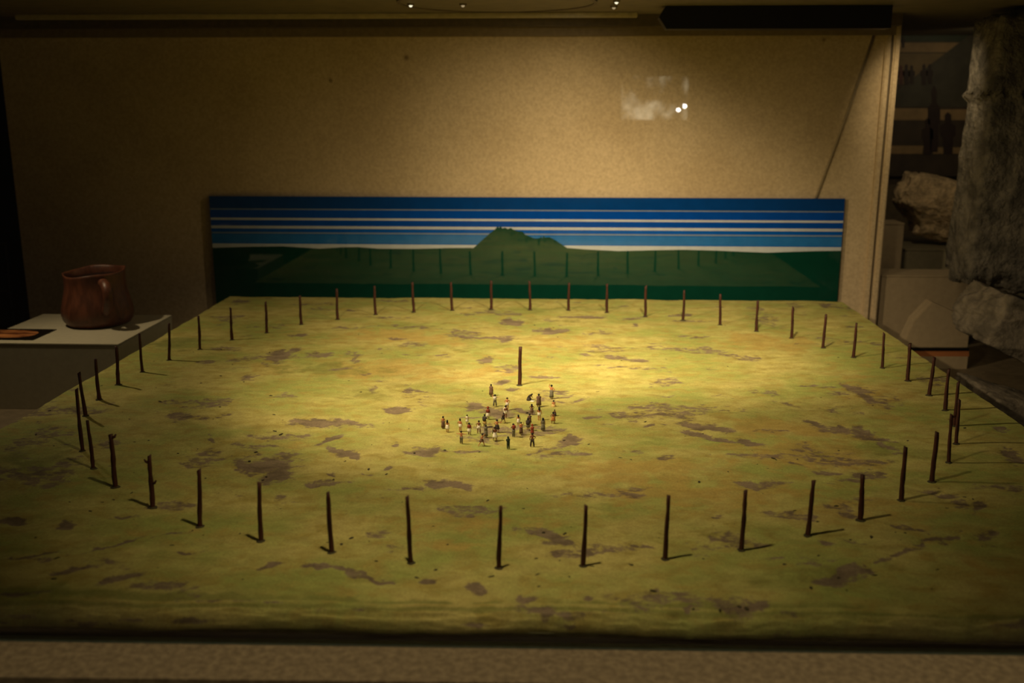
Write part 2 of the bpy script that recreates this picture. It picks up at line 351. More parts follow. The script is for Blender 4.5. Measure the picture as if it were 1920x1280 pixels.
DARKG = [(600,690,90,8,0,.8),(690,735,60,12,0,.5),(780,610,60,5,0,.6),(330,640,40,10,0,.9),(60,860,60,20,0,.8),(1500,1080,180,20,0,.6),(1040,600,60,6,0,.5),(1640,840,120,20,0,.6),(1350,1000,200,18,0,.4),(300,1120,300,10,3,.9),(700,1130,300,8,3,.9),(1300,1140,300,10,1,.9),(1060,580,140,5,0,.6),(900,650,90,8,0,.5),(1120,660,80,10,0,.5)]
def blobs(L, X, Y, grow=1.0):
    out = np.zeros_like(X)
    wx = (fbm(X*8/H+3, Y*5/H+8, 5)-.5)+.6*(fbm(X*30/H, Y*18/H, 3)-.5); wy = (fbm(X*9/H+31, Y*6/H+55, 5)-.5)+.6*(fbm(X*26/H+7, Y*20/H+1, 3)-.5)
    for px, py, rx_, ry_, t, s in L:
        c_ = gz(px, py); ct, st = math.cos(R(t)), math.sin(R(t))
        a = (gz(px+rx_*ct, py+rx_*st)-gz(px-rx_*ct, py-rx_*st))/2*grow; b = (gz(px-ry_*st, py+ry_*ct)-gz(px+ry_*st, py-ry_*ct))/2*grow
        det = a.x*b.y-a.y*b.x; dx = X-c_.x+wx*a.length*1.1; dy = Y-c_.y+wy*max(b.length, .02)*1.7
        u = (dx*b.y-dy*b.x)/det; v = (a.x*dy-a.y*dx)/det
        out = np.maximum(out, s*np.clip(1.42-np.sqrt(u*u+v*v), 0, 1))
    return out
def relief(X, Y):
    X = np.asarray(X, float); Y = np.asarray(Y, float)
    h = (fbm(X*2.2/H, Y*2.2/H, 3)-.5)*.010*H + (fbm(X*9/H, Y*14/H, 4)-.5)*.006*H
    edge = np.clip((Y-YF)/(.10*H), 0, 1); return h*edge
def lip(t):      # rounded front: t 0..1 -> (dy, dz)
    return -.045*H*math.sin(t*math.pi/2)**1.0, -.042*H*(1-math.cos(t*math.pi/2))
NX, NY, NL = 760, 600, 22
# front line follows the ledge's slight slant
yf_l, yf_r = gz(0, 1118), gz(1920, 1146)
xs = np.linspace(XL, XR, NX)
front = yf_l.y+(yf_r.y-yf_l.y)*(xs-yf_l.x)/(yf_r.x-yf_l.x)
front = front+ (fbm(xs*6/H, xs*0+4, 3)-.5)*.03*H
ts = np.linspace(0, 1, NY)**1.15
X = np.repeat(xs[None, :], NY, 0); Y = front[None, :]+(YB-front[None, :])*ts[:, None]
Z = relief(X, Y)
base_patch = np.clip((fbm(X*5/H+9, Y*9/H+2, 6)-.56)*6, 0, 1)
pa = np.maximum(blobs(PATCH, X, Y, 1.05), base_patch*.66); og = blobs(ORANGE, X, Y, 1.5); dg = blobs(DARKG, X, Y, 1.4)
Z = Z-.0022*H*np.clip(pa*2-.6, 0, 1)
rows = [(X[i], Y[i], Z[i], pa[i], og[i], dg[i]) for i in range(NY-1, -1, -1)]
for j in range(1, NL+1):
    dy, dz = lip(j/NL); yy = Y[0]+dy
    zz = Z[0]+dz+(fbm(xs*20/H, xs*0+j*.35, 3)-.5)*.014*H*math.sin(j/NL*math.pi)
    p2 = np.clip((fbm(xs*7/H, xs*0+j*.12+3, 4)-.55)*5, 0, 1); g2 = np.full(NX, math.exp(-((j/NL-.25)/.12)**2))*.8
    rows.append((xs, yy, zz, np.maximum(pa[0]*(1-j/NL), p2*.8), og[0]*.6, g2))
XX = np.concatenate([r_[0] for r_ in rows]); YY = np.concatenate([r_[1] for r_ in rows]); ZZ = np.concatenate([r_[2] for r_ in rows])
NR = len(rows)
me = bpy.data.meshes.new('terrain')
idx = (np.arange(NR-1)[:, None]*NX+np.arange(NX-1)[None, :]).ravel()
fc = np.stack([idx, idx+NX, idx+NX+1, idx+1], 1).astype(np.int32)
me.vertices.add(NR*NX); me.vertices.foreach_set('co', np.stack([XX, YY, ZZ], 1).ravel().astype(np.float32))
me.loops.add(fc.size); me.loops.foreach_set('vertex_index', fc.ravel())
me.polygons.add(len(fc)); me.polygons.foreach_set('loop_start', np.arange(0, fc.size, 4, dtype=np.int32))
me.update(calc_edges=True); me.polygons.foreach_set('use_smooth', np.ones(len(fc), bool))
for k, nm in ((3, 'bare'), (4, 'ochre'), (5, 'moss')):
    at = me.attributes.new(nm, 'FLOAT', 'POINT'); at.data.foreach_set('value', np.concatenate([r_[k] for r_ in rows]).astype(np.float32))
g = NT('painted_turf'); co = g.coords()
A = lambda nm: g.n('ShaderNodeAttribute', attribute_name=nm).outputs['Fac']
cs = g.coords((1, 1.35, 1))
n_lo = g.noise(cs, 5, 5, .6); n_mid = g.noise(cs, 24, 6, .62, .4); n_hi = g.noise(co, 330, 4, .75); n_edge = g.noise(cs, 55, 6, .68, .3)
col = g.mix(g.ramp(n_lo, .36, .64), (.32, .355, .095, 1), (.50, .445, .155, 1))
col = g.mix(g.ramp(n_mid, .42, .70), col, (.37, .31, .085, 1))
col = g.mix(g.math('MULTIPLY', g.ramp(g.math('ADD', A('ochre'), g.math('MULTIPLY', g.math('SUBTRACT', n_mid, .5), 1.1)), .30, .85), .62), col, (.43, .30, .085, 1))
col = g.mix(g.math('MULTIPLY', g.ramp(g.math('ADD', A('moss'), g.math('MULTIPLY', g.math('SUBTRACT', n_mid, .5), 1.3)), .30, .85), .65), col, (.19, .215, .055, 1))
bare = g.ramp(g.math('ADD', A('bare'), g.math('MULTIPLY', g.math('SUBTRACT', n_edge, .5), 1.7)), .46, .78)
pc = g.mix(g.ramp(n_mid, .4, .65), (.225, .165, .125, 1), (.135, .10, .078, 1))
col = g.mix(g.math('MULTIPLY', bare, .9), col, pc)
n_st = g.noise(g.coords((1, 1.7, 1)), 26, 7, .7, .6)
col = g.mix(1.0, col, g.ramp(n_st, .30, .72, (.86, .83, .78, 1), (1.10, 1.09, 1.04, 1)), 'MULTIPLY')
col = g.mix(1.0, col, g.ramp(n_hi, .25, .75, (.78, .78, .75, 1), (1.15, 1.15, 1.12, 1)), 'MULTIPLY')
vor = g.n('ShaderNodeTexVoronoi'); g.l(co, vor.inputs[0]); vor.inputs['Scale'].default_value = 55
dots = g.ramp(vor.outputs['Distance'], .03, .07, (1, 1, 1, 1), (0, 0, 0, 1))
col = g.mix(g.math('MULTIPLY', dots, g.ramp(g.noise(co, 9, 2), .52, .6)), col, (.06, .05, .02, 1))
vo2 = g.n('ShaderNodeTexVoronoi'); g.l(g.coords((1, 1.3, 1)), vo2.inputs[0]); vo2.inputs['Scale'].default_value = 37
col = g.mix(g.ramp(vo2.outputs['Distance'], .012, .03, (.6, .6, .6, 1), (0, 0, 0, 1)), col, (.75, .68, .35, 1))
g.l(col, g.b.inputs['Base Color']); g.b.inputs['Roughness'].default_value = .8; g.b.inputs['Specular IOR Level'].default_value = .25
g.bump(g.math('ADD', g.math('MULTIPLY', n_hi, .6), g.math('MULTIPLY', n_edge, 1.6)), .55, .0012)
M_TURF = g.m
brd = empty('landscape_model', (0, 0, 0)); tag(brd, 'large flat landscape model board painted as yellow green grass with brown patches', 'model board')
link('terrain', me, M_TURF, brd)
M_SIDE = mat('board_side', (.12, .12, .04, 1), .8, .3, 40, .3)
e_ = .045*H
bm = bmesh.new()
fl = lambda x: yf_l.y+(yf_r.y-yf_l.y)*(x-yf_l.x)/(yf_r.x-yf_l.x)-e_+.004
pts = [(XL+.001, YB-.001), (XR-.001, YB-.001), (XR-.001, fl(XR)), (XL+.001, fl(XL))]
tp = [bm.verts.new((x, y, -.006 if i < 2 else -.044*H)) for i, (x, y) in enumerate(pts)]
mid = [bm.verts.new((XR-.001, fl(XR)+.08*H, -.006)), bm.verts.new((XL+.001, fl(XL)+.08*H, -.006))]
bt_ = [bm.verts.new((x, y, ZF)) for x, y in pts]
bm.faces.new((tp[0], tp[1], mid[0], mid[1])); bm.faces.new((mid[1], mid[0], tp[2], tp[3])); bm.faces.new(bt_[::-1])
bm.faces.new((tp[0], bt_[0], bt_[1], tp[1])); bm.faces.new((tp[2], bt_[2], bt_[3], tp[3]))
bm.faces.new((tp[1], bt_[1], bt_[2], tp[2], mid[0])); bm.faces.new((tp[3], bt_[3], bt_[0], tp[0], mid[1]))
from_bm('board', bm, M_SIDE, brd)
def ground(px, py):
    p = gz(px, py, 0); z = float(relief(np.array([p.x]), np.array([p.y]))[0]); p = gz(px, py, z); return p
# little clods and tufts
bm = bmesh.new()
cl = [(966,716),(208,1168),(692,1014),(182,748),(286,950),(247,661),(1568,948),(1760,915),(450,1000),(905,733),(730,792),(415,655),(265,755),(300,752),(252,828),(400,785),(515,808),(834,843),(870,730),(1318,812),(1420,870),(1440,878),(1455,862),(1495,860),(1386,1136),(1400,1140),(1300,1142),(1350,1143),(1640,1078),(1757,1068),(230,772),(505,660),(640,1020),(840,1020)]
for i in range(150):
    cl.append((random.uniform(60, 1860), random.uniform(600, 1110)))
for px, py in cl:
    p = ground(px, py)
    if not (XL+.02 < p.x < XR-.02): continue
    s = random.uniform(.0012, .0028)
    r_ = bmesh.ops.create_icosphere(bm, subdivisions=1, radius=s, matrix=Matrix.Translation(p+Vector((0, 0, -.0004))) @ Matrix.Rotation(random.random()*6, 4, 'Z') @ Matrix.Diagonal((random.uniform(1, 2.6), 1, .5, 1)))
    for v in r_['verts']: v.co += Vector([random.uniform(-.25, .25)*s for _ in range(3)])
M_CLOD = mat('dark_clod', (.05, .042, .018, 1), .9, .4, 300, .2)
tag(from_bm('clods', bm, M_CLOD, brd), None, None, None, 'stuff')

# ------------------------------------------------------------------ stakes
ST = [(372,592,375,655),(432,577,435,637),(498,565,500,624),(562,554,565,608),(631,541,633,599),(702,536,704,590),(773,529,776,585),(845,529,848,582),(921,526,921,580),(993,527,994,581),
(1067,530,1066,582),(1138,532,1138,586),(1211,536,1210,593),(1283,544,1281,600),(1351,551,1350,609),(1421,563,1418,621),(1487,575,1484,634),(1549,589,1543,652),(1606,605,1600,670),(1658,624,1654,690),
(1706,644,1702,714),(1752,669,1742,741),(1779,692,1772,769),(1797,716,1789,798),(1799,748,1793,832),(1784,776,1779,867),(1757,809,1747,903),(1698,837,1690,938),(1618,890,1613,975),(1526,901,1514,1004),
(1398,919,1390,1031),(1254,929,1247,1048),(1099,947,1093,1061),(939,948,935,1065),(763,930,771,1055),(615,922,622,1035),(486,905,489,1014),(373,880,375,987),(280,853,286,951),(207,814,217,913),
(164,788,175,878),(143,729,155,845),(148,698,161,779),(179,673,186,749),(218,650,222,721),(261,625,267,697),(317,606,317,675)]
def stake(t, px, py, rad, name='wooden_stake'):
    b = ground(px, py); top = gy(t[0], t[1], b.y); d = top-b
    o = empty(name, b)
    bm = bmesh.new(); n = 9; pts = []; rads = []
    ph = random.uniform(0, 6)
    for i in range(n+1):
        k = i/n; wob = rad*.22*math.sin(ph+k*5)*(k*(1-k)*3)
        pts.append(Vector((d.x*k+wob, wob*.5, -.006+(d.z+.006)*k))); rads.append(rad*(1.08-.28*k+random.uniform(-.10, .10)))
    tube(bm, pts, rads, 8)
    for v in bm.verts: v.co += Vector([random.uniform(-.09, .09)*rad for _ in range(3)])
    # slanted cut at the top
    sl = random.uniform(-.9, .9)
    for v in bm.verts[-8:] if False else [v for v in bm.verts if v.co.z > d.z-rad*.3]: v.co.z += (v.co.x-d.x)*sl
    from_bm('shaft', bm, M_STAKE, o, None, True)
    return o, d, rad
def knot(o, d, rad, k, side):
    bm = bmesh.new(); c_ = Vector((d.x*k, 0, d.z*k))
    tube(bm, [c_, c_+Vector((side*rad*1.6, 0, rad*.6)), c_+Vector((side*rad*2.2, 0, rad*1.6))], [rad*.7, rad*.55, rad*.3], 6); from_bm('twig_stub', bm, M_STAKE, o, None, True)
def collar(o, rad):
    bm = bmesh.new(); bmesh.ops.create_cone(bm, cap_ends=True, segments=10, radius1=rad*2.0, radius2=rad*1.05, depth=.0022, matrix=Matrix.Translation((0, 0, .0008)))
    for v in bm.verts: v.co += Vector((random.uniform(-.3, .3)*rad, random.uniform(-.3, .3)*rad, 0))
    from_bm('soil_collar', bm, M_CLOD, o)
ordn = ['', 'second', 'third', 'fourth', 'fifth', 'sixth', 'seventh', 'eighth', 'ninth', 'tenth', 'eleventh', 'twelfth']
def place(i):
    # stakes 0..46 run clockwise from the left end of the back row
    sp = {0: 'left rear stake just right of the one touching the plinth, leftmost wholly over grass',
          46: 'stake whose tip just reaches the plinth corner below the clay jug', 41: 'tall pointed stake, leftmost of the whole ring', 24: 'right-hand ring stake overlapping the tip of its rear neighbour',
          23: 'ring stake half hidden behind its right-hand nearer neighbour', 33: 'frontmost stake, nearest the glass straight below the figures', 8: 'back row stake left of the mountain foot, just under its peak',
          9: 'back row stake standing under the right shoulder of the green mountain', 38: 'front left stake with twig stubs on both sides', 28: 'short thick stake in the front right of the ring', 34: 'tallest front stake, leaning slightly left, left of the frontmost one'}
    if i in sp: return sp[i]
    if 1 <= i <= 7: return 'slim back row stake, %s to the left of the one below the mountain peak' % (['']+['next']+ordn[2:])[8-i]
    if 10 <= i <= 19: return 'slim back row stake, %s to the right of the one under the mountain shoulder' % (['']+['next']+ordn[2:])[i-9]
    if 20 <= i <= 22: return 'right side stake against the board edge, %s behind the overlapping pair' % ['third', 'second', 'next'][i-20]
    if 25 <= i <= 27: return 'right side dark stake, %s in front of the overlapping pair' % ['next', 'second', 'third'][i-25]
    if 29 <= i <= 32: return 'dark front stake, %s to the right of the frontmost stake' % ['fourth', 'third', 'second', 'next'][i-29]
    if 35 <= i <= 37: return 'dark front stake, %s to the left of the tallest front stake' % ['next', 'second', 'third'][i-35]
    if 39 <= i <= 40: return 'left side leaning stake, %s behind the one with twig stubs' % ['next', 'second'][i-39]
    return 'left side stake, %s behind the tall pointed leftmost one' % ['next', 'second', 'third', 'fourth'][i-42]
for i, (tx, ty, bx, by) in enumerate(ST):
    dist = (gz(bx, by)-Vector((0, 0, H))).length
    wpx = 5.2 if by < 700 else (6.6 if by < 900 else 8.6)
    if i == 28: wpx = 9.5
    o, d, r_ = stake((tx, ty), bx, by, wpx/2/F*dist)
    tag(o, place(i), 'stake', 'wooden stakes set in a ring')
    collar(o, r_)
    if i == 38: knot(o, d, r_, .85, -1); knot(o, d, r_, .45, 1)
    if i in (25, 39): knot(o, d, r_, .93, 1)
o, d, r_ = stake((976, 650), 974, 722, 6.4/2/F*3.9*H, 'centre_post')
tag(o, 'lone thin wooden post standing in the middle behind the figures', 'post'); collar(o, r_)

# ------------------------------------------------------------------ figurines
SK1 = mat('skin_tan', (.52, .21, .085, 1), .6, .15, 300, 0); SK2 = mat('skin_brown', (.20, .07, .032, 1), .6, .15, 300, 0)
SK3 = mat('skin_light', (.66, .34, .16, 1), .6, .12, 300, 0); SK4 = mat('skin_dark', (.09, .038, .02, 1), .6, .15, 300, 0)
HAIR = mat('hair_black', (.012, .009, .008, 1), .7, .3, 300, 0); REDB = mat('headdress_red', (.28, .045, .02, 1), .7, .2, 300, 0)
CW = mat('cloth_white', (.78, .72, .58, 1), .8, .1, 300, 0); CG = mat('cloth_grey', (.17, .155, .105, 1), .8, .2, 300, 0)
CB = mat('cloth_brown', (.15, .085, .055, 1), .8, .2, 300, 0); CR = mat('cloth_red', (.25, .045, .025, 1), .8, .2, 300, 0)
CN = mat('cloth_dark_green', (.02, .035, .018, 1), .8, .2, 300, 0); CY = mat('cloth_yellow', (.55, .38, .14, 1), .8, .15, 300, 0)
CO = mat('cloth_orange', (.48, .20, .05, 1), .8, .15, 300, 0); CD = mat('cloth_dark', (.045, .035, .03, 1), .8, .2, 300, 0)
def chain(bm, ly, vs, base):
    p = base
    for co_, r_ in vs:
        v = bm.verts.new(co_); v[ly].radius = (r_, r_); bm.edges.new((p, v)); p = v
    return p
ARMS = {  # elbow, hand for the +x arm (front is -y)
 'down': ((.155, .01, .635), (.165, -.03, .50)), 'hips': ((.215, .02, .67), (.12, -.03, .56)), 'out': ((.24, -.02, .73), (.34, -.06, .75)),
 'up': ((.20, -.05, .82), (.17, -.09, .97)), 'front': ((.15, -.08, .68), (.10, -.19, .70)), 'carry': ((.15, -.06, .66), (.05, -.15, .63)), 'back': ((.18, .10, .68), (.20, .17, .56))}
LEGS = { # knee, ankle, toe for +x and -x leg
 'stand': (((.06, -.01, .27), (.06, .01, .035), (.065, -.06, .02)),)*2,
 'apart': (((.09, -.01, .27), (.11, .01, .035), (.125, -.06, .02)),)*2,
 'stride': (((.065, -.09, .28), (.065, -.11, .035), (.07, -.18, .02)), ((.06, .04, .27), (.06, .15, .06), (.06, .09, .015))),
 'run': (((.10, -.10, .29), (.20, -.12, .04), (.22, -.18, .02)), ((.10, .05, .28), (.20, .16, .06), (.21, .10, .02)))}
def figurine(px, py, hpx, face, skin, arms=('down', 'down'), legs='stand', garment=None, top=None, hair=HAIR, head='hair', lean=0, extra=None, posture='stand', label=''):
    b = ground(px, py); dist = (b-Vector((0, 0, H))).length
    s = hpx/F*dist/math.cos(PITCH)/.98
    if posture in ('sit', 'kneel'): s *= 1.45
    o = empty('figurine', b, R(face)); 
    dz = {'stand': 0, 'sit': -.40, 'kneel': -.27}[posture]
    bm = bmesh.new(); ly = bm.verts.layers.skin.verify(); K = s
    def L(p): # lean the upper body about the hips
        x, y, z = p; z0 = .52
        if z > z0: a = R(lean); yy = y*math.cos(a)-(z-z0)*math.sin(a); zz = z0+(z-z0)*math.cos(a)+y*math.sin(a); y, z = yy, zz
        return Vector((x, y, z+dz))*K
    rt = bm.verts.new(L((0, 0, .53))); rt[ly].radius = (.085*K, .062*K); rt[ly].use_root = True
    ch = chain(bm, ly, [(L((0, 0, .62)), .072*K), (L((0, 0, .735)), .092*K)], rt)
    nk = chain(bm, ly, [(L((0, 0, .81)), .045*K), (L((0, 0, .845)), .034*K), (L((0, -.005, .895)), .058*K), (L((0, 0, .955)), .050*K)], ch)
    for sx, an in ((1, arms[0]), (-1, arms[1])):
        e, h_ = ARMS[an]
        hd = Vector(h_)+(Vector(h_)-Vector(e)).normalized()*.045
        chain(bm, ly, [(L((sx*.105, 0, .775)), .038*K), (L((sx*e[0], e[1], e[2])), .027*K), (L((sx*h_[0], h_[1], h_[2])), .019*K), (L((sx*hd.x, hd.y, hd.z)), .022*K)], ch)
    for q, sx in enumerate((1, -1)):
        if posture == 'stand': kn, an_, to = LEGS[legs][q]
        elif posture == 'sit': kn, an_, to = (.10, -.20, .54), (.06, -.24, .43), (.06, -.31, .42)
        else: kn, an_, to = (.08, -.15, .31), (.08, .06, .30), (.08, .14, .29)
        f3 = lambda p: Vector((sx*p[0], p[1], p[2]+dz))*K
        chain(bm, ly, [(f3((.055, 0, .47)), .055*K), (f3(kn), .040*K), (f3(an_), .024*K), (f3(to), .022*K)], rt)
    bo = from_bm('body', bm, skin, o)
    mo = bo.modifiers.new('skin', 'SKIN'); mo.use_smooth_shade = True; mo.use_x_symmetry = False
    ms = bo.modifiers.new('sub', 'SUBSURF'); ms.levels = 1; ms.render_levels = 1
    def lathe(name, rings, m_, seg=14, bend=True):
        b_ = bmesh.new(); vs_ = []
        for (z, rx_, ry_, cy) in rings:
            rx_ *= 1.12
            vs_.append([b_.verts.new(L((rx_*math.cos(k*2*math.pi/seg)*(1+.05*math.sin(3*k)), cy+ry_*math.sin(k*2*math.pi/seg), z))) for k in range(seg)])
        for a_, c_ in zip(vs_, vs_[1:]):
            for k in range(seg): b_.faces.new((a_[k], a_[(k+1) % seg], c_[(k+1) % seg], c_[k]))
        b_.faces.new(vs_[0]); b_.faces.new(vs_[-1][::-1]); return from_bm(name, b_, m_, o, None, True)
    wd = {'stand': 1, 'apart': 1.2, 'stride': 1.15, 'run': 1.5}[legs]; dp = {'stand': 1, 'apart': 1, 'stride': 1.6, 'run': 1.7}[legs]
    if garment:
        kind, gm = garment
        if posture == 'sit': lathe('wrap', [(.62, .10, .08, 0), (.52, .17, .20, -.06), (.43, .20, .26, -.08), (.405, .19, .25, -.08)], gm)
        elif posture == 'kneel': lathe('wrap', [(.62, .10, .08, 0), (.50, .14, .15, 0), (.36, .18, .19, .01), (.28, .20, .21, .01)], gm)
        elif kind == 'loincloth': lathe('loincloth', [(.605, .095, .075, 0), (.54, .112, .088, 0), (.44, .115*wd, .09*dp, 0), (.385, .115*wd, .09*dp, 0)], gm)
        elif kind == 'skirt': lathe('skirt', [(.61, .09, .07, 0), (.53, .115, .09, 0), (.36, .13*wd, .105*dp, 0), (.25, .145*wd, .115*dp, 0)], gm)
        elif kind == 'long': lathe('long_skirt', [(.62, .09, .07, 0), (.53, .115, .09, 0), (.30, .125, .11, 0), (.09, .135, .12, 0)], gm)
        elif kind == 'trousers':
            for q, sx in enumerate((1, -1)):
                kn, an_, to = LEGS[legs][q]; b_ = bmesh.new(); f3 = lambda p: Vector((sx*p[0], p[1], p[2]))*K
                tube(b_, [f3((.045, 0, .56)), f3((.055, 0, .45)), f3(kn), f3((an_[0], an_[1], an_[2]+.05))], [.075*K, .072*K, .056*K, .045*K], 10); from_bm('trouser_leg', b_, gm, o, None, True)
    if top:
        kind, tm = top
        if kind == 'tunic': lathe('tunic', [(.555, .112, .09, 0), (.64, .105, .088, 0), (.745, .135, .105, 0), (.795, .12, .09, 0), (.825, .05, .05, 0)], tm)
        elif kind == 'robe': lathe('robe', [(.16, .16, .14, 0), (.40, .15, .13, 0), (.60, .125, .11, 0), (.745, .15, .12, 0), (.80, .13, .095, 0), (.83, .05, .05, 0)], tm)
        elif kind == 'cape': lathe('cape', [(.50, .13, .06, .08), (.60, .14, .07, .07), (.74, .155, .08, .045), (.80, .13, .07, .03), (.84, .05, .04, .02)], tm)
    # hair or headdress
    if head == 'hair': lathe('hair', [(.885, .066, .046, .030), (.93, .072, .068, .012), (.965, .062, .060, .008), (.995, .030, .030, .008), (1.0, .006, .006, .008)], hair)
    elif head == 'long': lathe('hair', [(.76, .045, .022, .075), (.84, .066, .034, .052), (.90, .072, .055, .026), (.955, .068, .064, .010), (.995, .030, .030, .008), (1.0, .006, .006, .008)], hair)
    elif head == 'knot': lathe('hair', [(.885, .066, .046, .030), (.93, .072, .068, .012), (.975, .050, .05, .012), (1.0, .030, .030, .02), (1.045, .034, .034, .03), (1.07, .010, .010, .03)], hair)
    elif head == 'crest': lathe('headdress', [(.90, .070, .060, .015), (.95, .085, .070, .01), (1.00, .075, .05, .01), (1.05, .04, .03, .02), (1.08, .01, .01, .03)], hair)
    if extra == 'basket':
        b_ = bmesh.new(); bmesh.ops.create_icosphere(b_, subdivisions=2, radius=.15*K, matrix=Matrix.Translation(L((0, .13, .76))) @ Matrix.Diagonal((1, .8, 1.05, 1))); from_bm('back_bundle', b_, CR, o, None, True)
    elif extra == 'drum':
        b_ = bmesh.new(); bmesh.ops.create_cone(b_, cap_ends=True, segments=12, radius1=.09*K, radius2=.10*K, depth=.16*K, matrix=Matrix.Translation(L((0, -.17, .58)))); from_bm('drum', b_, CY, o, None, True)
    elif extra == 'bundle':
        b_ = bmesh.new(); bmesh.ops.create_icosphere(b_, subdivisions=2, radius=.10*K, matrix=Matrix.Translation(L((0, -.14, .70))) @ Matrix.Diagonal((1.2, .8, .8, 1))); from_bm('bundle', b_, CW, o, None, True)
    elif extra == 'staff':
        h_ = ARMS[arms[0]][1]; b_ = bmesh.new(); tube(b_, [L((h_[0]+.02, h_[1]-.02, .95)), Vector((h_[0]+.03, h_[1]-.03, .04))*K], [.010*K, .012*K], 6); from_bm('staff', b_, SK4, o)
    elif extra == 'mat':
        b_ = bmesh.new(); add_box(b_, Vector((-.30, -.55, .0))*K, Vector((.02, -.22, .035))*K); bmesh.ops.bevel(b_, geom=b_.edges[:], offset=.012*K, segments=2, affect='EDGES'); from_bm('offering', b_, CW, o)
    tag(o, label, 'figurine', 'miniature people gathered before the centre post'); return o
N = dict
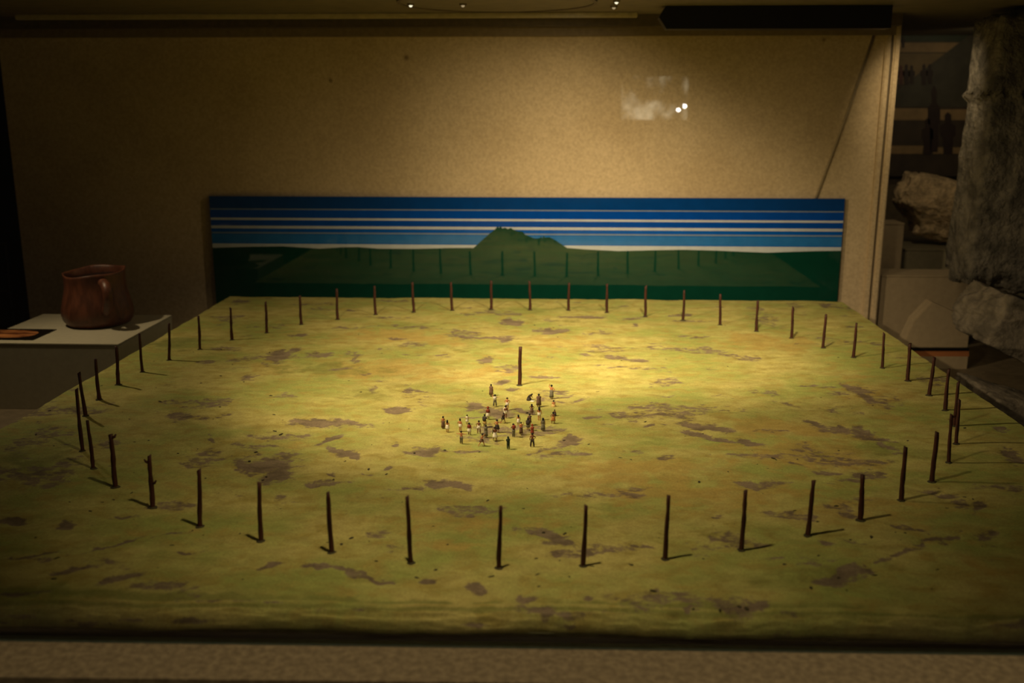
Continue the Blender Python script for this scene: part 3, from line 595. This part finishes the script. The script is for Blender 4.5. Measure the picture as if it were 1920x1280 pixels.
FIG = [
 ((921,743,23,150,SK2), N(top=('robe', CB), arms=('carry','down'), label='miniature person in a brown robe, farthest back on the left near the post')),
 ((928,762,23,190,SK3), N(top=('tunic', CW), garment=('trousers', CG), arms=('up','out'), legs='apart', label='miniature person in white top with arms raised and dark legs')),
 ((951,768,23,0,SK1), N(garment=('loincloth', CW), arms=('hips','hips'), label='bare-chested miniature person in white loincloth with hands on hips behind the crowd')),
 ((948,784,24,20,SK2), N(garment=('loincloth', CW), top=('cape', CW), arms=('down','front'), label='dark miniature person with white cloth on the back, right behind the lunging one')),
 ((943,793,20,60,SK2), N(garment=('loincloth', CD), top=('tunic', CD), arms=('out','out'), legs='run', lean=12, label='dark miniature person lunging left with outstretched arm')),
 ((915,786,23,190,SK2), N(garment=('skirt', CW), top=('tunic', CR), hair=REDB, head='crest', label='miniature person with red headdress, dark red top and full white skirt')),
 ((909,800,24,150,SK2), N(garment=('skirt', CY), top=('cape', CD), arms=('carry','carry'), extra='bundle', label='miniature person holding a pale bundle beside the red-headed one')),
 ((831,803,23,200,SK1), N(garment=('long', CB), label='leftmost miniature person, bare-shouldered above a long brown skirt')),
 ((839,810,23,170,SK1), N(garment=('skirt', CW), head='long', label='long-haired miniature person in white skirt, second from the left edge of the crowd')),
 ((863,809,24,160,SK1), N(garment=('loincloth', CW), arms=('hips','down'), head='knot', label='bare-backed miniature person in white loincloth directly behind the one spreading arms')),
 ((876,795,18,200,SK3), N(garment=('skirt', CW), top=('tunic', CW), label='small miniature person dressed all in white, third group from left')),
 ((880,815,23,180,SK2), N(garment=('skirt', CW), top=('tunic', CR), label='miniature person with dark red top and white skirt, left half, seen from behind')),
 ((865,832,25,170,SK1), N(garment=('trousers', CG), arms=('out','out'), label='front left miniature person spreading bare arms above grey trousers')),
 ((898,812,24,0,SK2), N(garment=('loincloth', CW), arms=('down','hips'), legs='apart', label='brown bare-chested miniature person in short white skirt left of the grey-blue robe')),
 ((911,819,23,180,SK2), N(garment=('long', CG), top=('tunic', CG), arms=('front','front'), label='miniature person in long dark grey robe near the crowd centre left')),
 ((903,836,24,60,SK1), N(garment=('loincloth', CB), arms=('up','front'), legs='run', lean=14, label='front miniature person running with bare legs wide apart')),
 ((932,810,24,180,SK1), N(garment=('skirt', CD), arms=('hips','out'), legs='apart', label='orange-skinned bare-backed miniature person in dark skirt with elbows out')),
 ((928,826,26,30,SK2), N(garment=('skirt', CW), top=('cape', CG), arms=('front','up'), legs='stride', label='miniature person wrapped in grey and white cloth, stepping, left of dark green one')),
 ((953,842,24,200,SK4), N(garment=('trousers', CN), top=('tunic', CN), arms=('carry','carry'), head='long', hair=CN, lean=8, label='frontmost miniature person, all dark green')),
 ((963,819,25,200,SK4), N(garment=('trousers', CG), arms=('front','front'), extra='basket', lean=12, label='miniature person bent under a round red bundle, grey legs')),
 ((972,797,20,180,SK1), N(garment=('skirt', CW), head='long', label='slim long-haired miniature person in a pale skirt, behind the one with bare arms')),
 ((977,814,23,20,SK1), N(garment=('long', CB), arms=('up','carry'), label='miniature person in brown wrap raising one bare arm, centre right of crowd')),
 ((990,806,23,170,SK1), N(garment=('skirt', CG), top=('cape', CD), head='long', label='miniature person with dark cape and grey skirt behind the red one')),
 ((993,797,22,190,SK2), N(garment=('skirt', CB), top=('tunic', CB), arms=('carry','carry'), extra='bundle', label='miniature person carrying a white bundle at the chest, right half')),
 ((998,817,21,10,SK1), N(garment=('skirt', CR), top=('tunic', CR), hair=REDB, head='crest', arms=('out','hips'), label='miniature person dressed in red with arms spread, right half')),
 ((998,838,27,180,SK2), N(garment=('trousers', CD), legs='apart', arms=('down','hips'), label='front right bare-backed miniature person with reddish torso and dark trousers')),
 ((1018,807,24,170,SK2), N(garment=('long', CG), top=('tunic', CG), head='long', label='miniature person in narrow grey-green robe with long black hair, right')),
 ((1011,788,25,180,SK1), N(garment=('loincloth', CW), head='long', arms=('carry','down'), label='long-haired miniature person with white waistcloth, right of the brown one')),
 ((997,777,20,180,SK2), N(garment=('skirt', CB), head='long', arms=('hips','hips'), label='brown miniature person with long hair and hands on hips, right rear')),
 ((1010,763,25,190,SK2), N(top=('robe', CB), arms=('carry','carry'), label='miniature person in grey-brown robe right of the crouching dark one')),
 ((1034,747,26,160,SK1), N(garment=('long', CG), arms=('up','hips'), label='farthest right rear miniature person, bare-chested with one arm raised')),
 ((1038,762,14,180,SK1), N(posture='sit', garment=('wrap', CY), arms=('carry','carry'), label='seated yellowish miniature person in front of the arm-raising one')),
 ((1037,794,22,180,SK2), N(garment=('skirt', CO), arms=('hips','down'), legs='apart', label='miniature person in a full orange skirt at the right edge of the crowd')),
 ((1040,779,11,150,SK4), N(posture='kneel', garment=('wrap', CD), label='small dark kneeling miniature person behind the orange skirt')),
 ((992,750,15,60,SK4), N(posture='kneel', garment=('wrap', CD), top=('cape', CD), lean=45, arms=('front','front'), extra='mat', head='long', label='dark crouching miniature person bent over a white offering')),
]
for a, k in FIG: figurine(*a, **k)

# ------------------------------------------------------------------ poster
YP = 5.39*H
pst = empty('landscape_poster', gy(960, 562, YP)); tag(pst, 'wide glossy backdrop panel with blue striped sky and green mountain', 'poster'); po = pst.location
TL, TR, BL, BR = gy(393, 366, YP), gy(1582, 374, YP), gy(404, 560, YP), gy(1572, 562, YP)
xl = (TL.x+BL.x)/2; xr = (TR.x+BR.x)/2; zt = (TL.z+TR.z)/2; zb = -.16*H
def gloss(name, col, vary=.06):
    m_ = mat(name, col, .6, vary, 30, 0, spec=.0, coat=1.0); m_.node_tree.nodes['Principled BSDF'].inputs['Coat Roughness'].default_value = .03
    m_.node_tree.nodes['Principled BSDF'].inputs['Coat IOR'].default_value = 1.6; return m_
PB = gloss('print_blue', (.001, .060, .38, 1)); PB2 = gloss('print_mid_blue', (.001, .088, .46, 1)); PB3 = gloss('print_light_blue', (.008, .125, .46, 1)); PB0 = gloss('print_deep_blue', (.001, .044, .22, 1))
PW = gloss('print_white', (.50, .54, .60, 1)); PG_ = gloss('print_grey_blue', (.20, .26, .35, 1)); PG = gloss('print_green', (.002, .042, .026, 1)); PL = gloss('print_pale_line', (.05, .23, .50, 1))
box('panel', (xl-po.x, .0, zb-po.z), (xr-po.x, .012, zt-po.z), PB0, pst)
zrow = lambda y: gy(960, y, YP).z       # rows read at the middle of the photograph
def band(bm, y0, y1, mi, off):
    prism(bm, [(xl-po.x, -off, zrow(y0)-po.z), (xr-po.x, -off, zrow(y0)-po.z), (xr-po.x, -off, zrow(y1)-po.z), (xl-po.x, -off, zrow(y1)-po.z)], (0, off, 0), mi)
bm = bmesh.new(); me_mats = [PB, PB2, PB3, PW, PG_, PL]
band(bm, 394.5, 427, 0, .0002); band(bm, 427, 440, 1, .0002); band(bm, 440, 466, 2, .0002)
for y0, y1, mi in ((393.2, 395.2, 4), (410.6, 414.6, 3), (425.6, 430.6, 3), (437.6, 440.2, 4), (444, 445, 5), (447.5, 448.5, 5), (451, 452, 5), (454.5, 455.5, 5), (459.5, 490, 3)): band(bm, y0, y1, mi, .0004)
from_bm('sky_print', bm, me_mats, pst)
hill = [(400,464.5),(430,463.5),(470,462.3),(530,461.5),(560,463.5),(600,466),(640,463.5),(670,463),(710,466),(780,466.3),(840,464.8),(888,464.5),(905,449),(920,436),(928,430),(933,424),(936,427),(938,423),(942,428),(947,426.5),(952,429),(958,427),(962,430),(970,433),(980,434),(985,440),(993,443),(1000,446),(1006,447),(1012,446),(1015,443),(1017,447),(1019,441.5),(1022,445),(1030,444.5),(1040,449),(1052,457),(1063,464.5),(1100,467.5),(1160,470.5),(1220,469),(1280,468),(1340,469.5),(1400,472),(1440,473.5),(1480,472),(1530,470.5),(1577,470)]
hp = [gy(x, y, YP)-po for x, y in hill]; hp[0].x = xl-po.x; hp[-1].x = xr-po.x
bm = bmesh.new()
for a, b in zip(hp, hp[1:]):
    prism(bm, [(a.x, -.0006, a.z), (b.x, -.0006, b.z), (b.x, -.0006, zb-po.z), (a.x, -.0006, zb-po.z)], (0, .0006, 0))
bmesh.ops.remove_doubles(bm, verts=bm.verts[:], dist=1e-6)
from_bm('hill_print', bm, PG, pst)

# ------------------------------------------------------------------ plinth, jug, card
PZ = 0.0
a = gz(222, 645, PZ); b = gz(318, 592, PZ); c_ = gz(85, 587, PZ)
px0 = c_.x; px1 = (a.x+b.x)/2; py0 = a.y; py1 = (b.y+c_.y)/2
pl = empty('plinth', ((px0+px1)/2, (py0+py1)/2, ZF)); tag(pl, 'pale grey box plinth at the left holding the clay jug', 'plinth')
hx, hy = (px1-px0)/2, (py1-py0)/2
box('plinth_body', (-hx, -hy, 0), (hx, hy, PZ-ZF-.004), M_PLINTH, pl, .001)
box('plinth_top', (-hx-.0008, -hy-.0008, PZ-ZF-.0038), (hx+.0008, hy+.0008, PZ-ZF), M_PLINTH, pl, .0008)
jb = gz(186, 606, PZ); jd = (jb-Vector((0, 0, H))).length; u = jd/F     # metres per pixel at the jug
jug = empty('clay_jug', jb); tag(jug, 'reddish brown clay jug with a curved handle on the plinth', 'jug')
prof = [(0, 0), (44, 0), (51, 3), (56, 10), (58.5, 20), (57.5, 32), (54, 46), (51, 58), (49.5, 70), (49.5, 80), (50.5, 88), (51, 92)]
inner = [(49.5, 92.5), (47.5, 90), (46.5, 80), (46, 60), (50, 35), (46, 8), (0, 5)]
bm = bmesh.new(); seg = 48; vs_ = []
for r_, z_ in prof[1:]+inner[:-1]:
    ring = []
    for k in range(seg):
        th = k*2*math.pi/seg; f_ = 1+.012*math.sin(th*9+z_*.02)+.010*math.sin(th*3+1)
        tip = (z_/92)*2.2*math.cos(th-.9)*1.6 if z_ > 60 else 0
        ring.append(bm.verts.new((r_*f_*math.cos(th)*u, r_*f_*math.sin(th)*u, (z_+tip+(1.2*math.sin(th*4) if z_ > 85 else 0))*u)))
    vs_.append(ring)
for p_, q_ in zip(vs_, vs_[1:]):
    for k in range(seg): bm.faces.new((p_[k], p_[(k+1) % seg], q_[(k+1) % seg], q_[k]))
bm.faces.new(vs_[0][::-1]); f_ = bm.faces.new(vs_[-1])
for f2 in bm.faces:
    if all(v in sum(vs_[len(prof)+1:], []) for v in f2.verts): f2.material_index = 1
from_bm('vessel', bm, [M_CLAY, M_CLAYIN], jug, None, True)
ha = R(-52)                                    # handle direction, towards the viewer and right
hd = Vector((math.cos(ha), math.sin(ha), 0)); pts = []
for r_, z_ in ((46, 76), (60, 80), (76, 77), (84, 66), (80, 50), (70, 36), (56, 26)): pts.append(hd*r_*u+Vector((0, 0, z_*u)))
bm = bmesh.new(); tube(bm, pts, [8*u, 9*u, 9.5*u, 8.5*u, 8*u, 8*u, 9*u], 12, True)
hn = from_bm('handle', bm, M_CLAY, jug, None, True)
ms = hn.modifiers.new('sub', 'SUBSURF'); ms.levels = 1; ms.render_levels = 1
# photo card
k0, k1, k2 = gz(-60, 618, PZ), gz(107, 618, PZ), gz(65, 638, PZ)
cx, cy = (k1.x+k0.x)/2, (k1.y+k2.y)/2
crd = empty('photo_card', (cx, cy, PZ)); tag(crd, 'black photo card with an orange picture lying on the plinth left of the jug', 'card')
wx_, wy_ = (k1.x-k0.x)/2, (k1.y-k2.y)/2
M_BLK = mat('card_black', (.008, .006, .005, 1), .3, .2, 40, 0)
box('card', (-wx_, -wy_, 0), (wx_, wy_, .0015), M_BLK, crd, .0003)
pm_ = NT('card_picture'); co_ = pm_.coords((1, 2.5, 1)); nn = pm_.noise(co_, 14, 4, .55, .3)
pm_.l(pm_.ramp(nn, .36, .66, (.10, .025, .01, 1), (.60, .24, .08, 1)), pm_.b.inputs['Base Color']); pm_.b.inputs['Roughness'].default_value = .35
bm = bmesh.new(); n = 40; pts = [(wx_*.80*abs(math.cos(k*2*math.pi/n))**.75*math.copysign(1, math.cos(k*2*math.pi/n)), wy_*.74*abs(math.sin(k*2*math.pi/n))**.8*math.copysign(1, math.sin(k*2*math.pi/n)), .0015) for k in range(n)]
prism(bm, pts, (0, 0, .0003)); from_bm('picture', bm, pm_.m, crd)

# ------------------------------------------------------------------ right-hand bay
YM = 7.0*H
mur = empty('mural', gy(1760, 300, YM)); tag(mur, 'dim wall picture with a slanting pyramid side and small dark people, upper right', 'mural'); mo_ = mur.location
cols = [mat('mural_dark', (.045, .030, .018, 1), .6, .3, 12, 0), mat('mural_green', (.028, .042, .022, 1), .6, .2, 12, 0), mat('mural_tan', (.26, .17, .075, 1), .6, .2, 12, 0),
        mat('mural_slope', (.05, .045, .028, 1), .6, .25, 14, 0), mat('mural_people', (.02, .008, .006, 1), .6, .2, 30, 0), mat('mural_ochre', (.16, .11, .045, 1), .6, .2, 12, 0), mat('mural_red', (.10, .03, .02, 1), .6, .3, 30, 0)]
bm = bmesh.new()
def mp(pts, mi, off): prism(bm, [gy(x, y, YM)-mo_+Vector((0, -off, 0)) for x, y in pts], (0, off, 0), mi)
mp([(1560, -60), (2050, -60), (2050, 330), (1560, 330)], 0, .006)
mp([(1560, 18), (1890, 18), (1870, 78), (1560, 78)], 1, .0064); mp([(1560, 80), (1815, 80), (1800, 98), (1560, 98)], 2, .0068); mp([(1560, 100), (1785, 100), (1700, 158), (1560, 158)], 5, .0068)
mp([(1870, 25), (1900, 25), (1900, 200), (1650, 200), (1695, 158)], 3, .0072)
mp([(1560, 203), (1738, 203), (1738, 225), (1560, 225)], 2, .0076); mp([(1758, 205), (1818, 205), (1818, 225), (1758, 225)], 2, .0076)
mp([(1560, 273), (1730, 273), (1728, 288), (1560, 288)], 2, .0076); mp([(1748, 276), (1810, 276), (1810, 288), (1748, 288)], 2, .0076)
def person2d(x, y, h, mi=4, wide=1):
    s = h/30
    pts = [(-3, 30), (-3.5, 18), (-5, 17), (-5, 10), (-2, 8), (-2.2, 5), (-2.2, 2), (0, 0), (2.2, 2), (2.2, 5), (2, 8), (5, 10), (5, 17), (3.5, 18), (3, 30)]
    mp([(x+a_*s*wide, y-h+b_*s) for a_, b_ in pts], mi, .008)
for x, y, h, mi in ((1678, 160, 38, 4), (1688, 158, 36, 6), (1698, 160, 40, 4), (1708, 158, 36, 4), (1731, 160, 40, 4), (1742, 158, 38, 4), (1692, 90, 22, 4)): person2d(x, y, h, mi)
person2d(1750, 285, 125, 4, .55); person2d(1776, 288, 78, 4, 1.1); person2d(1738, 290, 70, 4, .9); person2d(1850, 240, 130, 4, .6)
from_bm('picture_print', bm, cols, mur)
struct(box('wall_right_bay', (gy(1560, 400, 7.05*H).x, 7.05*H, ZF), (4.5*H, 7.05*H+.03, ZC), M_TRIM), 'brown wall below the dim mural')
# pedestals
def pedestal(name, x0, x1, ytop, Y, depth, m_, label, xtop=None, grp=None):
    p0, p1 = gy(x0, ytop, Y), gy(x1, ytop, Y); zt_ = (p0.z+p1.z)/2
    e = empty(name, ((p0.x+p1.x)/2, Y+depth/2, ZF)); hw = (p1.x-p0.x)/2
    box('pedestal_body', (-hw, -depth/2, 0), (hw, depth/2, zt_-ZF-.006), m_, e, .001); box('pedestal_top', (-hw-.001, -depth/2-.001, zt_-ZF-.0058), (hw+.001, depth/2+.001, zt_-ZF), m_, e, .001)
    tag(e, label, 'pedestal'); return e, zt_
pA, zA = pedestal('pedestal', 1650, 1696, 418, 5.75*H, .10, M_PED, 'tall narrow tan pedestal against the wall post, left of the pale stone')
pB, zB = pedestal('pedestal', 1698, 2010, 468, 5.9*H, .34, M_PED2, 'wide olive pedestal directly under the pale rough stone')
pC, zC = pedestal('pedestal', 1640, 1824, 516, 5.45*H, .12, M_PED, 'lower wide tan pedestal step in front of the others at right')
# rough pale stone
sp_ = gy(1757, 458, 6.1*H); us = 6.1*H/F
def shp(p):
    q = p.copy(); k = min(1, max(0, (-q.z+.05)/.55))
    q.x = q.x*(1-.30*k)+.14*k; q.y = q.y*(1-.2*k)+.55*k*max(0, -q.x+.1)
    if q.z > 0: q.z *= 1-.22*q.x
    return q
st = rock('rough_stone', (94*us, .085, 62*us), M_STONE, 4, 6, .10, 2.6, None, Vector((sp_.x, 6.1*H, zB+66*us)), (0, R(6), 0), .55, shp)
tag(st, 'pale rough-topped stone fragment resting on the olive pedestal at right', 'stone')
# slanted label stand with wooden edge
YL = 4.95*H
ls = empty('label_stand', gy(1775, 660, YL)); tag(ls, 'slanted pale label stand with orange wood strip, right of the model board', 'label stand'); lo = ls.location
bm = bmesh.new(); P_ = lambda x, y, Y=YL: gy(x, y, Y)-lo
prism(bm, [P_(1690, 652), P_(1815, 652), P_(1818, 625), P_(1806, 592), P_(1748, 566), P_(1715, 600)], (0, .05, 0)); bmesh.ops.bevel(bm, geom=bm.edges[:], offset=.002, segments=2, affect='EDGES'); from_bm('sloped_top', bm, M_PED, ls)
bm = bmesh.new(); prism(bm, [P_(1685, 658), P_(1817, 658), P_(1817, 652), P_(1685, 652)], (0, .05, 0)); from_bm('shadow_gap', bm, M_DARK, ls)
bm = bmesh.new(); prism(bm, [P_(1685, 668), P_(1817, 668), P_(1817, 658), P_(1685, 658)], (0, .05, 0)); from_bm('wood_strip', bm, M_WOOD, ls)
bm = bmesh.new(); q_ = P_(1685, 668); r2 = P_(1815, 668); zz = ZF-lo.z
prism(bm, [(q_.x, 0, q_.z), (r2.x, 0, r2.z), (r2.x, 0, zz), (q_.x, 0, zz)], (0, .05, 0)); from_bm('stand_body', bm, M_PED, ls)
# large carved stones at the far right
YS = 4.95*H; us = YS/F
c1_ = gy(1948, 300, YS)
s1 = rock('carved_stone', (112*us, .11, 290*us), M_STONE2, 9, 6, .07, 2.6, None, Vector((c1_.x, YS+.10, gy(1900, 290, YS).z)), (0, R(2), 0), .75, lambda p: Vector((p.x-(.10 if p.z > .33 else 0), p.y-(.22 if p.z > .36 else 0), p.z)))
tag(s1, 'tall dark carved stone slab at the far right edge', 'stone')
s2 = rock('stone_block', (112*us, .15, 52*us), M_STONE3, 12, 6, .08, 2.0, None, Vector((gy(1935, 630, 4.3*H).x, 4.35*H, gy(1930, 628, 4.3*H).z)), (0, R(24), 0), .8)
tag(s2, 'tilted stone block leaning under the tall carved slab at right', 'stone')
s3 = rock('base_stone', (130*us, .15, 62*us), M_STONE3, 15, 6, .08, 2.4, None, Vector((gy(1935, 815, 4.1*H).x, 4.15*H, gy(1935, 815, 4.1*H).z)), (0, R(16), 0), .8)
tag(s3, 'lowest grey stone beside the right edge of the model board', 'stone')

# ------------------------------------------------------------------ hall behind the viewer, seen only in the pane
gn = 1.75*H
def behind(px, py, D):        # mirrored place of a point seen in the pane
    p = gy(px, py, D); return Vector((p.x, 2*gn-p.y, p.z))
M_LAMP = emit('lamp_glow', (1, .97, .9, 1), 60)
M_LIT = NT('lit_case'); co_ = M_LIT.coords(); nn = M_LIT.noise(co_, 5, 5, .6, .3)
M_LIT.b.inputs['Base Color'].default_value = (.05, .05, .04, 1); M_LIT.l(M_LIT.ramp(nn, .46, .72, (.0, .0, .0, 1), (1, .9, .62, 1)), M_LIT.b.inputs['Emission Color']); M_LIT.b.inputs['Emission Strength'].default_value = 5
for px, py, lab in ((1330, 206, 'left one of two tiny lamps mirrored in the front glass'), (1342, 199, 'right one of two tiny lamps mirrored in the front glass')):
    p_ = behind(px, py, 8*H); e = empty('spot_lamp', p_); tag(e, lab, 'lamp', 'hall lamps mirrored in the glass')
    bm = bmesh.new(); bmesh.ops.create_uvsphere(bm, u_segments=12, v_segments=8, radius=.008); from_bm('bulb', bm, M_LAMP, e)
    bm = bmesh.new(); tube(bm, [(0, -.012, 0), (0, -.04, .002)], [.009, .007], 10); from_bm('housing', bm, M_DARK, e)
    bm = bmesh.new(); tube(bm, [(0, -.036, 0), (0, -.037, .35)], [.002, .002], 6); from_bm('stem', bm, M_DARK, e)
p_ = behind(1288, 184, 10*H); lc = empty('lit_showcase', p_); tag(lc, 'faintly lit showcase across the hall mirrored in the glass', 'showcase')
hw = 60/F*10*H; hh = 38/F*10*H
box('lit_panel', (-hw, -.01, -hh), (hw, 0, hh), M_LIT.m, lc); box('case_back', (-hw-.02, -.04, -hh-.02), (hw+.02, -.011, hh+.02), M_DARK, lc)
